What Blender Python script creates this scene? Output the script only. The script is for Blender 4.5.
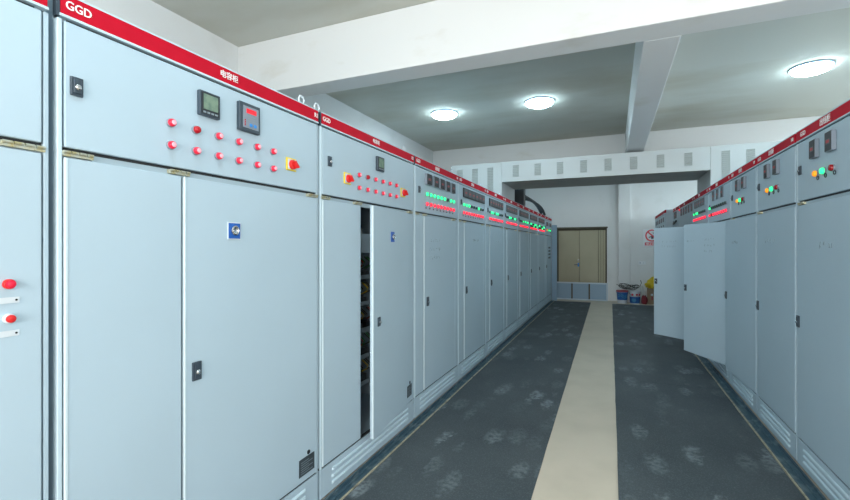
import bpy, bmesh, math, random
from mathutils import Vector, Matrix
R = math.radians
PI = math.pi
random.seed(7)
for o in list(bpy.data.objects):
    bpy.data.objects.remove(o)
scene = bpy.context.scene
C = scene.collection

# ------------------------------------------------------------------ camera
cam_d = bpy.data.cameras.new('camera')
cam_d.sensor_width = 36.0
cam_d.lens = 440.0 / 850.0 * 36.0
cam_d.shift_y = -3.0 / 850.0
cam_d.clip_start = 0.02
cam = bpy.data.objects.new('camera', cam_d)
cam.location = (0, 0, 1.44)
cam.rotation_euler = (R(90), 0, R(23.05))
C.objects.link(cam)
scene.camera = cam

# ------------------------------------------------------------------ world, daylight, exposure
world = bpy.data.worlds.new('world')
scene.world = world
world.use_nodes = True
bg = world.node_tree.nodes['Background']
bg.inputs['Color'].default_value = (0.80, 0.90, 1.0, 1)
bg.inputs['Strength'].default_value = 1.0

def daylight(name, loc, rot, sx, sy, power, col):
    l = bpy.data.lights.new(name, 'AREA')
    l.shape = 'RECTANGLE'
    l.size = sx
    l.size_y = sy
    l.energy = power
    l.color = col
    o = bpy.data.objects.new(name, l)
    o.location = loc
    o.rotation_euler = rot
    C.objects.link(o)
# daylight just outside the rear windows, shining in along +Y
daylight('daylight', (0.0, -2.85, 1.85), (R(90), 0, 0), 3.4, 1.9, 128, (1.0, 0.95, 0.90))
# ... and outside the windows along the right wall, shining in along -X
daylight('daylight', (4.45, 0.5, 1.85), (R(90), 0, R(90)), 3.5, 1.9, 26, (1.0, 0.985, 0.96))
daylight('daylight', (4.45, 5.6, 2.25), (R(90), 0, R(90)), 3.5, 1.1, 26, (0.82, 0.95, 1.0))
daylight('daylight', (4.45, 10.4, 2.25), (R(90), 0, R(90)), 3.5, 1.1, 40, (0.82, 0.95, 1.0))
LAMP_STRENGTH = 23.0

vs = scene.view_settings
vs.view_transform = 'Standard'
vs.look = 'None'
vs.exposure = 1.1
vs.gamma = 1.0
vs.use_curve_mapping = False

# ------------------------------------------------------------------ materials
MATS = {}
def mat(name, col, rough=0.5, metal=0.0, emit=None, es=0.0, noise=None, bump=None, spec=0.5, coat=0.0):
    """noise=(scale, colour2, low, high[, stretch])  bump=(scale, strength)"""
    m = bpy.data.materials.new(name)
    m.use_nodes = True
    nt = m.node_tree
    b = nt.nodes['Principled BSDF']
    b.inputs['Base Color'].default_value = (*col, 1)
    b.inputs['Roughness'].default_value = rough
    b.inputs['Metallic'].default_value = metal
    b.inputs['Specular IOR Level'].default_value = spec
    b.inputs['Coat Weight'].default_value = coat
    if emit:
        b.inputs['Emission Color'].default_value = (*emit, 1)
        b.inputs['Emission Strength'].default_value = es
    if noise or bump:
        tc = nt.nodes.new('ShaderNodeTexCoord')
    if noise:
        mp = nt.nodes.new('ShaderNodeMapping')
        if len(noise) > 4:
            mp.inputs['Scale'].default_value = noise[4]
        nt.links.new(tc.outputs['Object'], mp.inputs['Vector'])
        n = nt.nodes.new('ShaderNodeTexNoise')
        n.inputs['Scale'].default_value = noise[0]
        n.inputs['Detail'].default_value = 6
        nt.links.new(mp.outputs['Vector'], n.inputs['Vector'])
        r = nt.nodes.new('ShaderNodeMapRange')
        r.inputs['From Min'].default_value = noise[2]
        r.inputs['From Max'].default_value = noise[3]
        nt.links.new(n.outputs['Fac'], r.inputs['Value'])
        mx = nt.nodes.new('ShaderNodeMix')
        mx.data_type = 'RGBA'
        mx.inputs['A'].default_value = (*col, 1)
        mx.inputs['B'].default_value = (*noise[1], 1)
        nt.links.new(r.outputs['Result'], mx.inputs['Factor'])
        nt.links.new(mx.outputs['Result'], b.inputs['Base Color'])
    if bump:
        n2 = nt.nodes.new('ShaderNodeTexNoise')
        n2.inputs['Scale'].default_value = bump[0]
        n2.inputs['Detail'].default_value = 5
        nt.links.new(tc.outputs['Object'], n2.inputs['Vector'])
        bp = nt.nodes.new('ShaderNodeBump')
        bp.inputs['Strength'].default_value = bump[1]
        bp.inputs['Distance'].default_value = 0.01
        nt.links.new(n2.outputs['Fac'], bp.inputs['Height'])
        nt.links.new(bp.outputs['Normal'], b.inputs['Normal'])
    MATS[name] = m
    return m

PAINT = (0.432, 0.552, 0.632)
mat('paint', PAINT, 0.42, noise=(1.6, (0.41, 0.525, 0.60), 0.35, 0.75), bump=(260, 0.03))
mat('paint_lit_and_trim', (0.52, 0.65, 0.72), 0.35)  # pale trims; also light caught on posts and ribs, put into colour
mat('edge_lit', (0.62, 0.73, 0.78), 0.35)  # light along door and post edges, put into the colour
mat('frame_paint', (0.36, 0.46, 0.52), 0.45)
mat('red_strip', (0.50, 0.005, 0.022), 0.6, spec=0.12, noise=(9, (0.42, 0.004, 0.018), 0.45, 0.8))
mat('lettering', (0.85, 0.83, 0.83), 0.5)
mat('shade_black', (0.012, 0.014, 0.016), 0.6)  # shade in the door gaps, put into a dark colour
mat('black_plastic', (0.012, 0.016, 0.020), 0.4)
mat('slate_plastic', (0.035, 0.055, 0.075), 0.4)
mat('grey_face', (0.22, 0.26, 0.31), 0.45)
mat('lcd', (0.17, 0.25, 0.18), 0.25, noise=(40, (0.10, 0.17, 0.14), 0.4, 0.7))
mat('led_red', (0.5, 0.01, 0.02), 0.3, emit=(1, 0.01, 0.03), es=0.30)
mat('led_dim', (0.25, 0.01, 0.015), 0.3, emit=(1, 0.02, 0.03), es=0.06)
mat('btn_blue', (0.02, 0.22, 0.60), 0.4)
mat('lens_red', (0.62, 0.006, 0.035), 0.3, emit=(1.0, 0.01, 0.06), es=0.10)
mat('lens_core', (0.85, 0.36, 0.42), 0.3, emit=(1.0, 0.35, 0.42), es=0.16)
mat('lens_dull', (0.42, 0.004, 0.012), 0.25)
mat('lens_red_lit', (0.8, 0.02, 0.04), 0.3, emit=(1.0, 0.02, 0.05), es=0.75)
mat('lens_green_lit', (0.02, 0.6, 0.2), 0.3, emit=(0.02, 1.0, 0.25), es=0.9)
mat('lens_green_off', (0.008, 0.05, 0.045), 0.3)
mat('lens_orange', (0.8, 0.27, 0.01), 0.3, emit=(1.0, 0.32, 0.01), es=0.4)
mat('lens_darkred', (0.30, 0.004, 0.01), 0.25)
mat('yellow_plastic', (0.80, 0.62, 0.02), 0.45)
mat('red_plastic', (0.68, 0.015, 0.015), 0.35)
mat('blue_plate', (0.012, 0.10, 0.42), 0.4)
mat('chrome', (0.62, 0.64, 0.66), 0.22, 1.0)
mat('zinc_yellow', (0.50, 0.44, 0.24), 0.42, 0.6, noise=(60, (0.50, 0.52, 0.44), 0.4, 0.6))
mat('nameplate', (0.035, 0.050, 0.060), 0.4)
mat('plate_line', (0.22, 0.27, 0.30), 0.5)
mat('tag_white', (0.62, 0.68, 0.72), 0.5)
mat('pencil', (0.22, 0.29, 0.33), 0.8)
mat('wall_paint', (0.74, 0.755, 0.755), 0.85, noise=(2.2, (0.64, 0.645, 0.63), 0.55, 0.85), bump=(14, 0.10))
mat('beam_paint', (0.74, 0.755, 0.755), 0.85, noise=(2.4, (0.64, 0.63, 0.58), 0.60, 0.85, (1, 1, 2.5)), bump=(7, 0.2))
mat('ceiling_paint', (0.60, 0.605, 0.55), 0.9, noise=(1.3, (0.50, 0.48, 0.40), 0.48, 0.72, (0.5, 1.2, 1)), bump=(5, 0.16))
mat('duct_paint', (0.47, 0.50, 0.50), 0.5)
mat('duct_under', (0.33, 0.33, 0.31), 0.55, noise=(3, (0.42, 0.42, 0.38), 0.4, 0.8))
mat('slot', (0.36, 0.39, 0.38), 0.7)
mat('tan_floor', (0.62, 0.545, 0.44), 0.6, noise=(2.5, (0.55, 0.485, 0.385), 0.4, 0.75), bump=(60, 0.08))
mat('sealant', (0.42, 0.39, 0.29), 0.8, noise=(14, (0.20, 0.19, 0.15), 0.5, 0.7))
mat('channel_steel', (0.045, 0.095, 0.13), 0.5, 0.1, noise=(11, (0.15, 0.21, 0.23), 0.5, 0.7))
mat('door_beige', (0.42, 0.385, 0.27), 0.5, noise=(1.2, (0.37, 0.335, 0.225), 0.4, 0.7))
mat('door_seam', (0.10, 0.09, 0.06), 0.7)
mat('barrier_blue', (0.24, 0.37, 0.49), 0.4)
mat('barrier_frame', (0.50, 0.60, 0.68), 0.4)
mat('lamp_rim', (0.35, 0.52, 0.78), 0.8, spec=0.2)
mat('lamp_glow', (0.9, 0.95, 1.0), 0.4, emit=(0.67, 0.90, 1.0), es=LAMP_STRENGTH)
mat('sign_white', (0.80, 0.83, 0.86), 0.4)
mat('sign_red', (0.62, 0.02, 0.05), 0.4)
mat('sign_black', (0.03, 0.03, 0.05), 0.5)
mat('bucket_white', (0.60, 0.66, 0.72), 0.4)
mat('bucket_blue', (0.015, 0.11, 0.36), 0.4)
mat('bucket_cyan', (0.05, 0.25, 0.48), 0.4)
mat('bucket_red', (0.35, 0.06, 0.08), 0.45)
mat('cardboard', (0.30, 0.22, 0.15), 0.8, noise=(7, (0.24, 0.17, 0.11), 0.4, 0.7))
mat('yellow_bag', (0.70, 0.52, 0.02), 0.5)
mat('red_bag', (0.20, 0.02, 0.03), 0.6)
mat('white_bag', (0.62, 0.64, 0.62), 0.6)
mat('wire_dark', (0.05, 0.055, 0.05), 0.5)
mat('wire_yellow', (0.65, 0.48, 0.02), 0.5)
mat('wire_green', (0.02, 0.25, 0.06), 0.5)
mat('wire_red', (0.5, 0.02, 0.02), 0.5)
mat('device_grey', (0.10, 0.12, 0.13), 0.5)
mat('device_light', (0.35, 0.40, 0.42), 0.5)
mat('window_frame', (0.70, 0.72, 0.73), 0.4)

def mat_mat():
    """dark rubber mat with dusty smudges and footprints"""
    m = bpy.data.materials.new('rubber_mat')
    m.use_nodes = True
    nt = m.node_tree
    N = nt.nodes.new
    L = nt.links.new
    b = nt.nodes['Principled BSDF']
    b.inputs['Roughness'].default_value = 0.62
    tc = N('ShaderNodeTexCoord')
    # broad tone
    n1 = N('ShaderNodeTexNoise'); n1.inputs['Scale'].default_value = 1.3; n1.inputs['Detail'].default_value = 5
    L(tc.outputs['Object'], n1.inputs['Vector'])
    r1 = N('ShaderNodeValToRGB')
    r1.color_ramp.elements[0].position = 0.3; r1.color_ramp.elements[0].color = (0.036, 0.049, 0.058, 1)
    r1.color_ramp.elements[1].position = 0.75; r1.color_ramp.elements[1].color = (0.068, 0.084, 0.092, 1)
    L(n1.outputs['Fac'], r1.inputs['Fac'])
    # footprint-like scuffs: elongated cells, randomly present
    mp = N('ShaderNodeMapping'); mp.inputs['Scale'].default_value = (20.0, 9.0, 1); mp.inputs['Rotation'].default_value = (0, 0, 0.25)
    L(tc.outputs['Object'], mp.inputs['Vector'])
    nd = N('ShaderNodeTexNoise'); nd.inputs['Scale'].default_value = 1.5; nd.inputs['Detail'].default_value = 5
    L(mp.outputs['Vector'], nd.inputs['Vector'])
    ad = N('ShaderNodeMix'); ad.data_type = 'VECTOR'; ad.inputs['Factor'].default_value = 0.62
    L(mp.outputs['Vector'], ad.inputs[4]); L(nd.outputs['Color'], ad.inputs[5])
    vo = N('ShaderNodeTexVoronoi'); vo.inputs['Scale'].default_value = 0.85; vo.inputs['Randomness'].default_value = 1.0
    L(ad.outputs[1], vo.inputs['Vector'])
    rr = N('ShaderNodeMapRange'); rr.inputs['From Min'].default_value = 0.52; rr.inputs['From Max'].default_value = 0.30
    L(vo.outputs['Distance'], rr.inputs['Value'])
    sep = N('ShaderNodeSeparateColor'); L(vo.outputs['Color'], sep.inputs['Color'])
    gt = N('ShaderNodeMapRange'); gt.inputs['From Min'].default_value = 0.30; gt.inputs['From Max'].default_value = 0.95
    L(sep.outputs['Red'], gt.inputs['Value'])
    # where people walked
    n3 = N('ShaderNodeTexNoise'); n3.inputs['Scale'].default_value = 0.9; n3.inputs['Detail'].default_value = 3
    L(tc.outputs['Object'], n3.inputs['Vector'])
    r3 = N('ShaderNodeMapRange'); r3.inputs['From Min'].default_value = 0.34; r3.inputs['From Max'].default_value = 0.58
    L(n3.outputs['Fac'], r3.inputs['Value'])
    # sole pattern
    n4 = N('ShaderNodeTexNoise'); n4.inputs['Scale'].default_value = 30; n4.inputs['Detail'].default_value = 4
    L(tc.outputs['Object'], n4.inputs['Vector'])
    r4 = N('ShaderNodeMapRange'); r4.inputs['From Min'].default_value = 0.34; r4.inputs['From Max'].default_value = 0.62
    L(n4.outputs['Fac'], r4.inputs['Value'])
    def mul(a, c):
        x = N('ShaderNodeMath'); x.operation = 'MULTIPLY'; L(a, x.inputs[0])
        if isinstance(c, float): x.inputs[1].default_value = c
        else: L(c, x.inputs[1])
        return x.outputs[0]
    fac = mul(mul(mul(rr.outputs[0], gt.outputs[0]), r3.outputs[0]), r4.outputs[0])
    fac = mul(fac, 0.75)
    mx = N('ShaderNodeMix'); mx.data_type = 'RGBA'
    mx.inputs['B'].default_value = (0.30, 0.35, 0.37, 1)
    L(r1.outputs['Color'], mx.inputs['A']); L(fac, mx.inputs['Factor'])
    # fine dust specks
    n5 = N('ShaderNodeTexNoise'); n5.inputs['Scale'].default_value = 120; n5.inputs['Detail'].default_value = 2
    L(tc.outputs['Object'], n5.inputs['Vector'])
    r5 = N('ShaderNodeMapRange'); r5.inputs['From Min'].default_value = 0.5; r5.inputs['From Max'].default_value = 0.9
    L(n5.outputs['Fac'], r5.inputs['Value'])
    mx2 = N('ShaderNodeMix'); mx2.data_type = 'RGBA'; mx2.inputs['B'].default_value = (0.22, 0.25, 0.26, 1)
    L(mx.outputs['Result'], mx2.inputs['A']); L(mul(r5.outputs[0], 0.5), mx2.inputs['Factor'])
    L(mx2.outputs['Result'], b.inputs['Base Color'])
    bp = N('ShaderNodeBump'); bp.inputs['Strength'].default_value = 0.12; bp.inputs['Distance'].default_value = 0.01
    L(n1.outputs['Fac'], bp.inputs['Height']); L(bp.outputs['Normal'], b.inputs['Normal'])
    MATS['rubber_mat'] = m
mat_mat()

def glass_mat():
    m = bpy.data.materials.new('window_glass')
    m.use_nodes = True
    nt = m.node_tree
    nt.nodes.remove(nt.nodes['Principled BSDF'])
    tr = nt.nodes.new('ShaderNodeBsdfTransparent')
    gl = nt.nodes.new('ShaderNodeBsdfGlossy'); gl.inputs['Roughness'].default_value = 0.02
    mx = nt.nodes.new('ShaderNodeMixShader'); mx.inputs[0].default_value = 0.06
    nt.links.new(tr.outputs[0], mx.inputs[1]); nt.links.new(gl.outputs[0], mx.inputs[2])
    nt.links.new(mx.outputs[0], nt.nodes['Material Output'].inputs['Surface'])
    MATS['window_glass'] = m
glass_mat()

# ------------------------------------------------------------------ mesh helpers
class MB:
    def __init__(s):
        s.v = []; s.f = []; s.m = []; s.mi = 0
    def mat(s, i):
        s.mi = i; return s
    def face(s, idx):
        s.f.append(idx); s.m.append(s.mi)
    def box(s, x0, x1, y0, y1, z0, z1):
        b = len(s.v)
        s.v += [(x0,y0,z0),(x1,y0,z0),(x1,y1,z0),(x0,y1,z0),(x0,y0,z1),(x1,y0,z1),(x1,y1,z1),(x0,y1,z1)]
        for q in ((0,3,2,1),(4,5,6,7),(0,1,5,4),(1,2,6,5),(2,3,7,6),(3,0,4,7)):
            s.face([b+i for i in q])
        return s
    def rings(s, rings, cap0=True, cap1=True):
        n = len(rings[0]); b = len(s.v)
        for r in rings: s.v += [tuple(p) for p in r]
        for i in range(len(rings)-1):
            for j in range(n):
                k = (j+1) % n
                s.face([b+i*n+j, b+i*n+k, b+(i+1)*n+k, b+(i+1)*n+j])
        if cap0: s.face([b+j for j in range(n)][::-1])
        if cap1: s.face([b+(len(rings)-1)*n+j for j in range(n)])
        return s
    def lathe(s, prof, c=(0,0,0), axis='z', n=20):
        """prof: list of (radius, height) along axis"""
        rs = []
        for r, h in prof:
            ring = []
            for j in range(n):
                t = 2*PI*j/n
                a, b_ = r*math.cos(t), r*math.sin(t)
                if axis == 'z': p = (c[0]+a, c[1]+b_, c[2]+h)
                elif axis == '-y': p = (c[0]+a, c[1]-h, c[2]+b_)
                else: p = (c[0]+h, c[1]+a, c[2]+b_)
                ring.append(p)
            rs.append(ring)
        return s.rings(rs)
    def tube(s, pts, r, n=8, closed=False):
        pts = [Vector(p) for p in pts]
        rs = []
        m = len(pts)
        for i, p in enumerate(pts):
            if closed: t = pts[(i+1) % m] - pts[i-1]
            else: t = pts[min(i+1, m-1)] - pts[max(i-1, 0)]
            t.normalize()
            up = Vector((0,0,1)) if abs(t.z) < 0.9 else Vector((0,1,0))
            a = t.cross(up).normalized(); b_ = a.cross(t)
            rs.append([p + a*r*math.cos(2*PI*j/n) + b_*r*math.sin(2*PI*j/n) for j in range(n)])
        if closed:
            rs.append(rs[0]); return s.rings(rs, False, False)
        return s.rings(rs)
    def mesh(s, name, mats, bevel=0, smooth=False, seg=2):
        me = bpy.data.meshes.new(name)
        me.from_pydata(s.v, [], s.f)
        me.polygons.foreach_set('material_index', s.m)
        for mm in (mats if isinstance(mats, (list, tuple)) else [mats]):
            me.materials.append(MATS[mm])
        bm = bmesh.new(); bm.from_mesh(me)
        bmesh.ops.recalc_face_normals(bm, faces=bm.faces)
        if bevel:
            bmesh.ops.bevel(bm, geom=list(bm.edges), offset=bevel, segments=seg, profile=0.5, affect='EDGES', clamp_overlap=True)
        bm.to_mesh(me); bm.free()
        if smooth:
            me.polygons.foreach_set('use_smooth', [True]*len(me.polygons))
            try: me.set_sharp_from_angle(angle=R(40))
            except Exception: pass
        me.update()
        return me
    def build(s, name, mats, parent=None, loc=(0,0,0), rot=(0,0,0), bevel=0, smooth=False, seg=2):
        return link(name, s.mesh(name, mats, bevel, smooth, seg), parent, loc, rot)

def link(name, me, parent=None, loc=(0,0,0), rot=(0,0,0)):
    o = bpy.data.objects.new(name, me)
    C.objects.link(o)
    o.location = loc; o.rotation_euler = rot
    if parent: o.parent = parent
    return o
def tag(o, label=None, cat=None, group=None, kind=None):
    if label: o['label'] = label
    if cat: o['category'] = cat
    if group: o['group'] = group
    if kind: o['kind'] = kind
    return o
def thing(name, label, cat, loc=(0,0,0), rz=0, group=None):
    return tag(link(name, None, None, loc, (0,0,rz)), label, cat, group)
def struct(o, label=None):
    return tag(o, label, kind='structure')

def lettering(text, size, parent, x, y, z, mt='lettering', bold=0.0, align='LEFT', squeeze=1.0, name='lettering'):
    """flat letters standing in the local XZ plane, facing -y, baseline at z"""
    cu = bpy.data.curves.new('text', 'FONT')
    cu.body = text; cu.size = size; cu.align_x = align; cu.extrude = 0.0006
    cu.resolution_u = 3
    t = bpy.data.objects.new('text', cu)
    C.objects.link(t)
    bpy.context.view_layer.update()
    dg = bpy.context.evaluated_depsgraph_get()
    me = bpy.data.meshes.new_from_object(t.evaluated_get(dg))
    bpy.data.objects.remove(t)
    me.transform(Matrix.Rotation(R(90), 4, 'X') @ Matrix.Diagonal((squeeze, 1, 1, 1)))
    me.materials.clear(); me.materials.append(MATS[mt])
    if bold:
        bm = bmesh.new()
        for q_, (dx, dz) in enumerate(((-1, 0), (1, 0), (0, 1), (0, -1))):
            m2 = me.copy(); m2.transform(Matrix.Translation((dx*bold, -0.00025*q_, dz*bold*0.6))); bm.from_mesh(m2); bpy.data.meshes.remove(m2)
        bm.to_mesh(me); bm.free()
    return link(name, me, parent, (x, y, z))

# ------------------------------------------------------------------ the room
WL, WR, YB, YE, H = -3.2, 4.0, -2.4, 12.75, 3.30
BB = 2.83
struct(MB().box(WL-0.24, WR+0.24, YB-0.24, YE+0.5, -0.12, 0).build('floor', 'tan_floor'), 'tan painted concrete floor')
struct(MB().box(WL-0.24, WR+0.24, YB-0.24, YE+0.24, H, H+0.15).build('ceiling', 'ceiling_paint'), 'grey plastered ceiling slab')
struct(MB().box(WL-0.24, WL, YB-0.24, YE+0.24, 0, H).build('wall_left', 'wall_paint'), 'white plaster wall behind the left cabinet row')
w = MB()
w.box(WR, WR+0.24, YB-0.24, YE+0.24, 0, 0.9).box(WR, WR+0.24, YB-0.24, YE+0.24, 2.8, H)
w.box(WR, WR+0.24, 2.3, YE+0.24, 0.9, 1.7)
for a_, b_ in ((YB-0.24, -1.3), (2.3, 3.8), (7.4, 8.6), (12.2, YE+0.24)): w.box(WR, WR+0.24, a_, b_, 0.9 if b_ < 0 else 1.7, 2.8)
struct(w.build('wall_right', 'wall_paint'), 'white plaster wall behind the right cabinet row')
# end wall with door opening
DX0, DX1, DZ = -1.446, -0.129, 1.955
w = MB()
w.box(WL, DX0, YE, YE+0.24, 0, H); w.box(DX1, WR, YE, YE+0.24, 0, H); w.box(DX0, DX1, YE, YE+0.24, DZ, H)
struct(w.build('wall_end', 'wall_paint'), 'white end wall with the double door')
# rear wall (behind the camera) with a wide window
w = MB()
w.box(WL, -1.75, YB-0.24, YB, 0, H); w.box(1.75, WR, YB-0.24, YB, 0, H)
w.box(-1.75, 1.75, YB-0.24, YB, 0, 0.9); w.box(-1.75, 1.75, YB-0.24, YB, 2.8, H)
struct(w.build('wall_rear', 'wall_paint'), 'white rear wall with a wide window')
win = struct(link('window_1', None, None, (0.0, YB-0.12, 0.9)), 'wide window in the rear wall')
f = MB()
for x in (-1.75, -0.61, 0.56, 1.70): f.box(x, x+0.05, -0.03, 0.03, 0, 1.9)
f.box(-1.75, 1.75, -0.03, 0.03, 0, 0.05); f.box(-1.75, 1.75, -0.03, 0.03, 1.85, 1.9)
f.build('window_frame', 'window_frame', win)
for x in (-1.70, -0.56, 0.61):
    MB().box(x, x+1.09, -0.004, 0.004, 0.05, 1.85).build('pane', 'window_glass', win)
for n_, yc, z0 in ((2, 0.5, 0.9), (3, 5.6, 1.7), (4, 10.4, 1.7)):
    win = struct(link('window_%d' % n_, None, None, (WR+0.12, yc, z0), (0, 0, R(90))), 'wide window in the right wall, number %d from the rear' % (n_-1))
    hh = 2.8-z0
    f = MB()
    for x in (-1.80, -0.62, 0.57, 1.75): f.box(x, x+0.05, -0.03, 0.03, 0, hh)
    f.box(-1.80, 1.80, -0.03, 0.03, 0, 0.05); f.box(-1.80, 1.80, -0.03, 0.03, hh-0.05, hh)
    f.build('window_frame', 'window_frame', win)
    for x in (-1.75, -0.57, 0.62):
        MB().box(x, x+1.13, -0.004, 0.004, 0.05, hh-0.05).build('pane', 'window_glass', win)
# beams
def beam(n, b, lab):
    struct(MB().box(*b).build('trim_%d' % n, 'beam_paint', bevel=0.006), lab)
beam(1, (WL, WR, 3.08, 3.32, BB, H-0.001), 'white concrete cross beam nearest the camera')
beam(2, (WL, WR, 7.92, 8.16, BB, H-0.001), 'white concrete cross beam behind the overhead duct')
beam(3, (0.195, 0.42, 3.325, 7.915, BB, H-0.001), 'white concrete beam running along the room')
struct(MB().box(0.150, 0.43, YE-0.16, YE, 0, H-0.001).build('trim_4', 'wall_paint', bevel=0.006), 'white pilaster beside the double door')

# double door at the end
dr = struct(link('door_1', None, None, (DX0, YE+0.08, 0)), 'beige steel double door in the end wall')
MB().box(0.0, 0.055, 0, 0.05, 0, DZ-0.01).box(DX1-DX0-0.03, DX1-DX0, 0, 0.05, 0, DZ-0.01).box(0.055, DX1-DX0-0.03, 0, 0.05, DZ-0.05, DZ-0.005).build('door_frame', 'door_seam', dr)
MB().box(0.0, DX1-DX0, 0.052, 0.06, 0, DZ).build('door_light_block', 'door_seam', dr)  # added backing that keeps outside light from leaking through the door gaps
d1 = MB().box(0.06, 0.615, 0.004, 0.045, 0.02, DZ-0.055).build('door_leaf', 'door_beige', dr, bevel=0.004)
d2 = MB().box(0.622, 1.095, 0.004, 0.045, 0.02, DZ-0.055).build('door_leaf', 'door_beige', dr, bevel=0.004)
for x in (1.105, 1.165, 1.225):
    MB().box(x, x+0.053, -0.012, 0.045, 0.02, DZ-0.055).build('side_board', 'door_beige', dr, bevel=0.004)
MB().box(0.565, 0.605, -0.012, 0.004, 0.90, 1.0).build('lock_plate', 'btn_blue', d1, bevel=0.003)
MB().tube([(0.585,-0.012,0.96),(0.585,-0.045,0.96),(0.48,-0.05,0.955)], 0.012).build('lever', 'chrome', d1, smooth=True)
MB().lathe([(0.018,0),(0.018,0.012),(0.010,0.016)], (0.59,0.004,1.08), '-y', 12).build('lock_cylinder', 'chrome', d1)
MB().box(DX0-0.02, DX1+0.02, YE-0.012, YE+0.0, DZ-0.01, DZ+0.03).build('trim_5', 'door_seam')
struct(bpy.data.objects['trim_5'], 'dark rough lintel edge above the double door')

# anti-rodent barrier in front of the door
br = thing('rodent_barrier', 'low barrier of three blue panels standing in front of the double door', 'barrier', (DX0-0.03, YE-0.10, 0))
BW = DX1-DX0+0.05
f = MB().box(0, BW, 0, 0.03, 0.445, 0.48).box(0, BW, 0, 0.03, 0, 0.03)
f.build('barrier_frame', 'barrier_frame', br)
for i in range(4):
    x = i*(BW-0.035)/3
    MB().box(x, x+0.035, 0.001, 0.029, 0.031, 0.444).build('barrier_post', 'door_seam' if i in (1, 2) else 'barrier_frame', br)
for i in range(3):
    x = i*(BW-0.035)/3
    MB().box(x+0.037, x+(BW-0.035)/3-0.002, 0.010, 0.020, 0.032, 0.443).build('barrier_panel', 'barrier_blue', br)

# ------------------------------------------------------------------ rubber mats
def rmat(x0, x1, y0, y1, lab, jag=0.0, sl0=0.0, sl1=0.0):
    m = MB()
    n = 40
    ys = [y0 + (y1-y0)*i/n for i in range(n+1)]
    a = [x0 + sl0*y + random.uniform(-jag, jag) for y in ys]; b = [x1 + sl1*y + random.uniform(-jag, jag) for y in ys]
    v = []
    for i in range(n):
        k = len(m.v)
        for z in (0.0005, 0.006):
            m.v += [(a[i],ys[i],z),(b[i],ys[i],z),(b[i+1],ys[i+1],z),(a[i+1],ys[i+1],z)]
        m.face([k+4,k+5,k+6,k+7]); m.face([k,k+1,k+5,k+4] if i == 0 else [k+1,k+2,k+6,k+5]); m.face([k+3,k,k+4,k+7]); 
        if i == 0: m.face([k+1,k+2,k+6,k+5])
        if i == n-1: m.face([k+2,k+3,k+7,k+6])
    me = m.mesh('rubber_mat', 'rubber_mat')
    bm = bmesh.new(); bm.from_mesh(me); bmesh.ops.remove_doubles(bm, verts=bm.verts, dist=1e-5); bmesh.ops.recalc_face_normals(bm, faces=bm.faces); bm.to_mesh(me); bm.free()
    tag(link('rubber_mat', me), lab, 'mat', 'rubber floor mats')
rmat(-1.408, -0.405, -2.3, 8.9, 'long dusty dark rubber mat along the left cabinets, nearest the camera', 0.002, 0, -0.0085)
rmat(-1.408, -0.405, 8.905, 12.15, 'dark rubber mat at the far left in front of the double door', 0.002, 0, -0.0085)
rmat(0.045, 1.014, -2.3, 5.22, 'scuffed dark rubber mat on the right side, nearest the camera', 0.002, -0.0038, 0)
rmat(0.045, 1.014, 5.228, 12.1, 'dark rubber mat beyond the seam, under the open right-hand doors', 0.002, -0.0038, 0)

# base channels under the rows
def channel(x0, x1, y0, y1, lab, sgn):
    t = thing('base_channel', lab, 'channel', (0, 0, 0), 0, 'floor channels along the rows')
    MB().box(x0, x1, y0, y1, 0.0005, 0.004).build('web', 'channel_steel', t)
    for i, x in enumerate((x0, x1)):
        xx = x if i == 0 else x-0.010
        MB().box(xx, xx+0.010, y0, y1, 0.004, 0.020 if (i == 0) == (sgn < 0) else 0.012).build('flange', 'channel_steel', t)
    xm = (x0+x1)/2
    MB().tube([(xm + 0.004*math.sin(i*0.9), y0+(y1-y0)*i/80, 0.0095) for i in range(81)], 0.005, 6).build('cable', 'channel_steel', t)
    return t
channel(-1.494, -1.424, -0.5, 12.2, 'blue steel floor channel along the foot of the left row', -1)
MB().box(-1.422, -1.412, -0.5, 12.2, 0.0005, 0.009).build('trim_6', 'sealant'); struct(bpy.data.objects['trim_6'], 'sandy sealant line along left channel')
channel(1.030, 1.112, 2.5, 10.0, 'blue steel floor channel along the foot of the right row', 1)
MB().box(1.018, 1.028, 2.5, 12.0, 0.0005, 0.009).build('trim_7', 'sealant'); struct(bpy.data.objects['trim_7'], 'sandy sealant line along right channel')

# ------------------------------------------------------------------ ceiling lamps
def ceiling_lamp(x, y, lab):
    t = thing('ceiling_lamp', lab, 'lamp', (x, y, H), 0, 'round ceiling lamps')
    MB().lathe([(0.174,-0.0005),(0.180,-0.004),(0.180,-0.0155),(0.168,-0.0158)], n=40).build('rim', 'lamp_rim', t, smooth=True)
    MB().lathe([(0.166,-0.0155),(0.174,-0.0165),(0.174,-0.022),(0.156,-0.045),(0.11,-0.062),(0.05,-0.071),(0.004,-0.072)], n=40).build('diffuser', 'lamp_glow', t, smooth=True)
    return t
ceiling_lamp(-2.15, 5.74, 'round glowing ceiling lamp nearest the left wall')
ceiling_lamp(-0.855, 5.74, 'round glowing ceiling lamp left of the lengthwise beam')
ceiling_lamp(1.89, 5.74, 'round glowing ceiling lamp above the right cabinet row')
ceiling_lamp(3.1, 5.74, 'round ceiling lamp near the right wall, outside the picture')
for x, s in ((-2.08,'left wall'), (-0.81,'left cabinets'), (1.85,'right side'), (3.1,'right wall')):
    ceiling_lamp(x, 0.65, 'round ceiling lamp in the near bay by the %s' % s)
for x, s in ((-2.08,'left'), (0.95,'middle'), (2.5,'right')):
    ceiling_lamp(x, 10.5, 'round ceiling lamp in the far bay on the %s' % s)

# ------------------------------------------------------------------ cabinet parts (local: x along the front, -y towards the viewer, z up)
CACHE = {}
def shared(key, fn):
    if key not in CACHE: CACHE[key] = fn()
    return CACHE[key]

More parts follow.
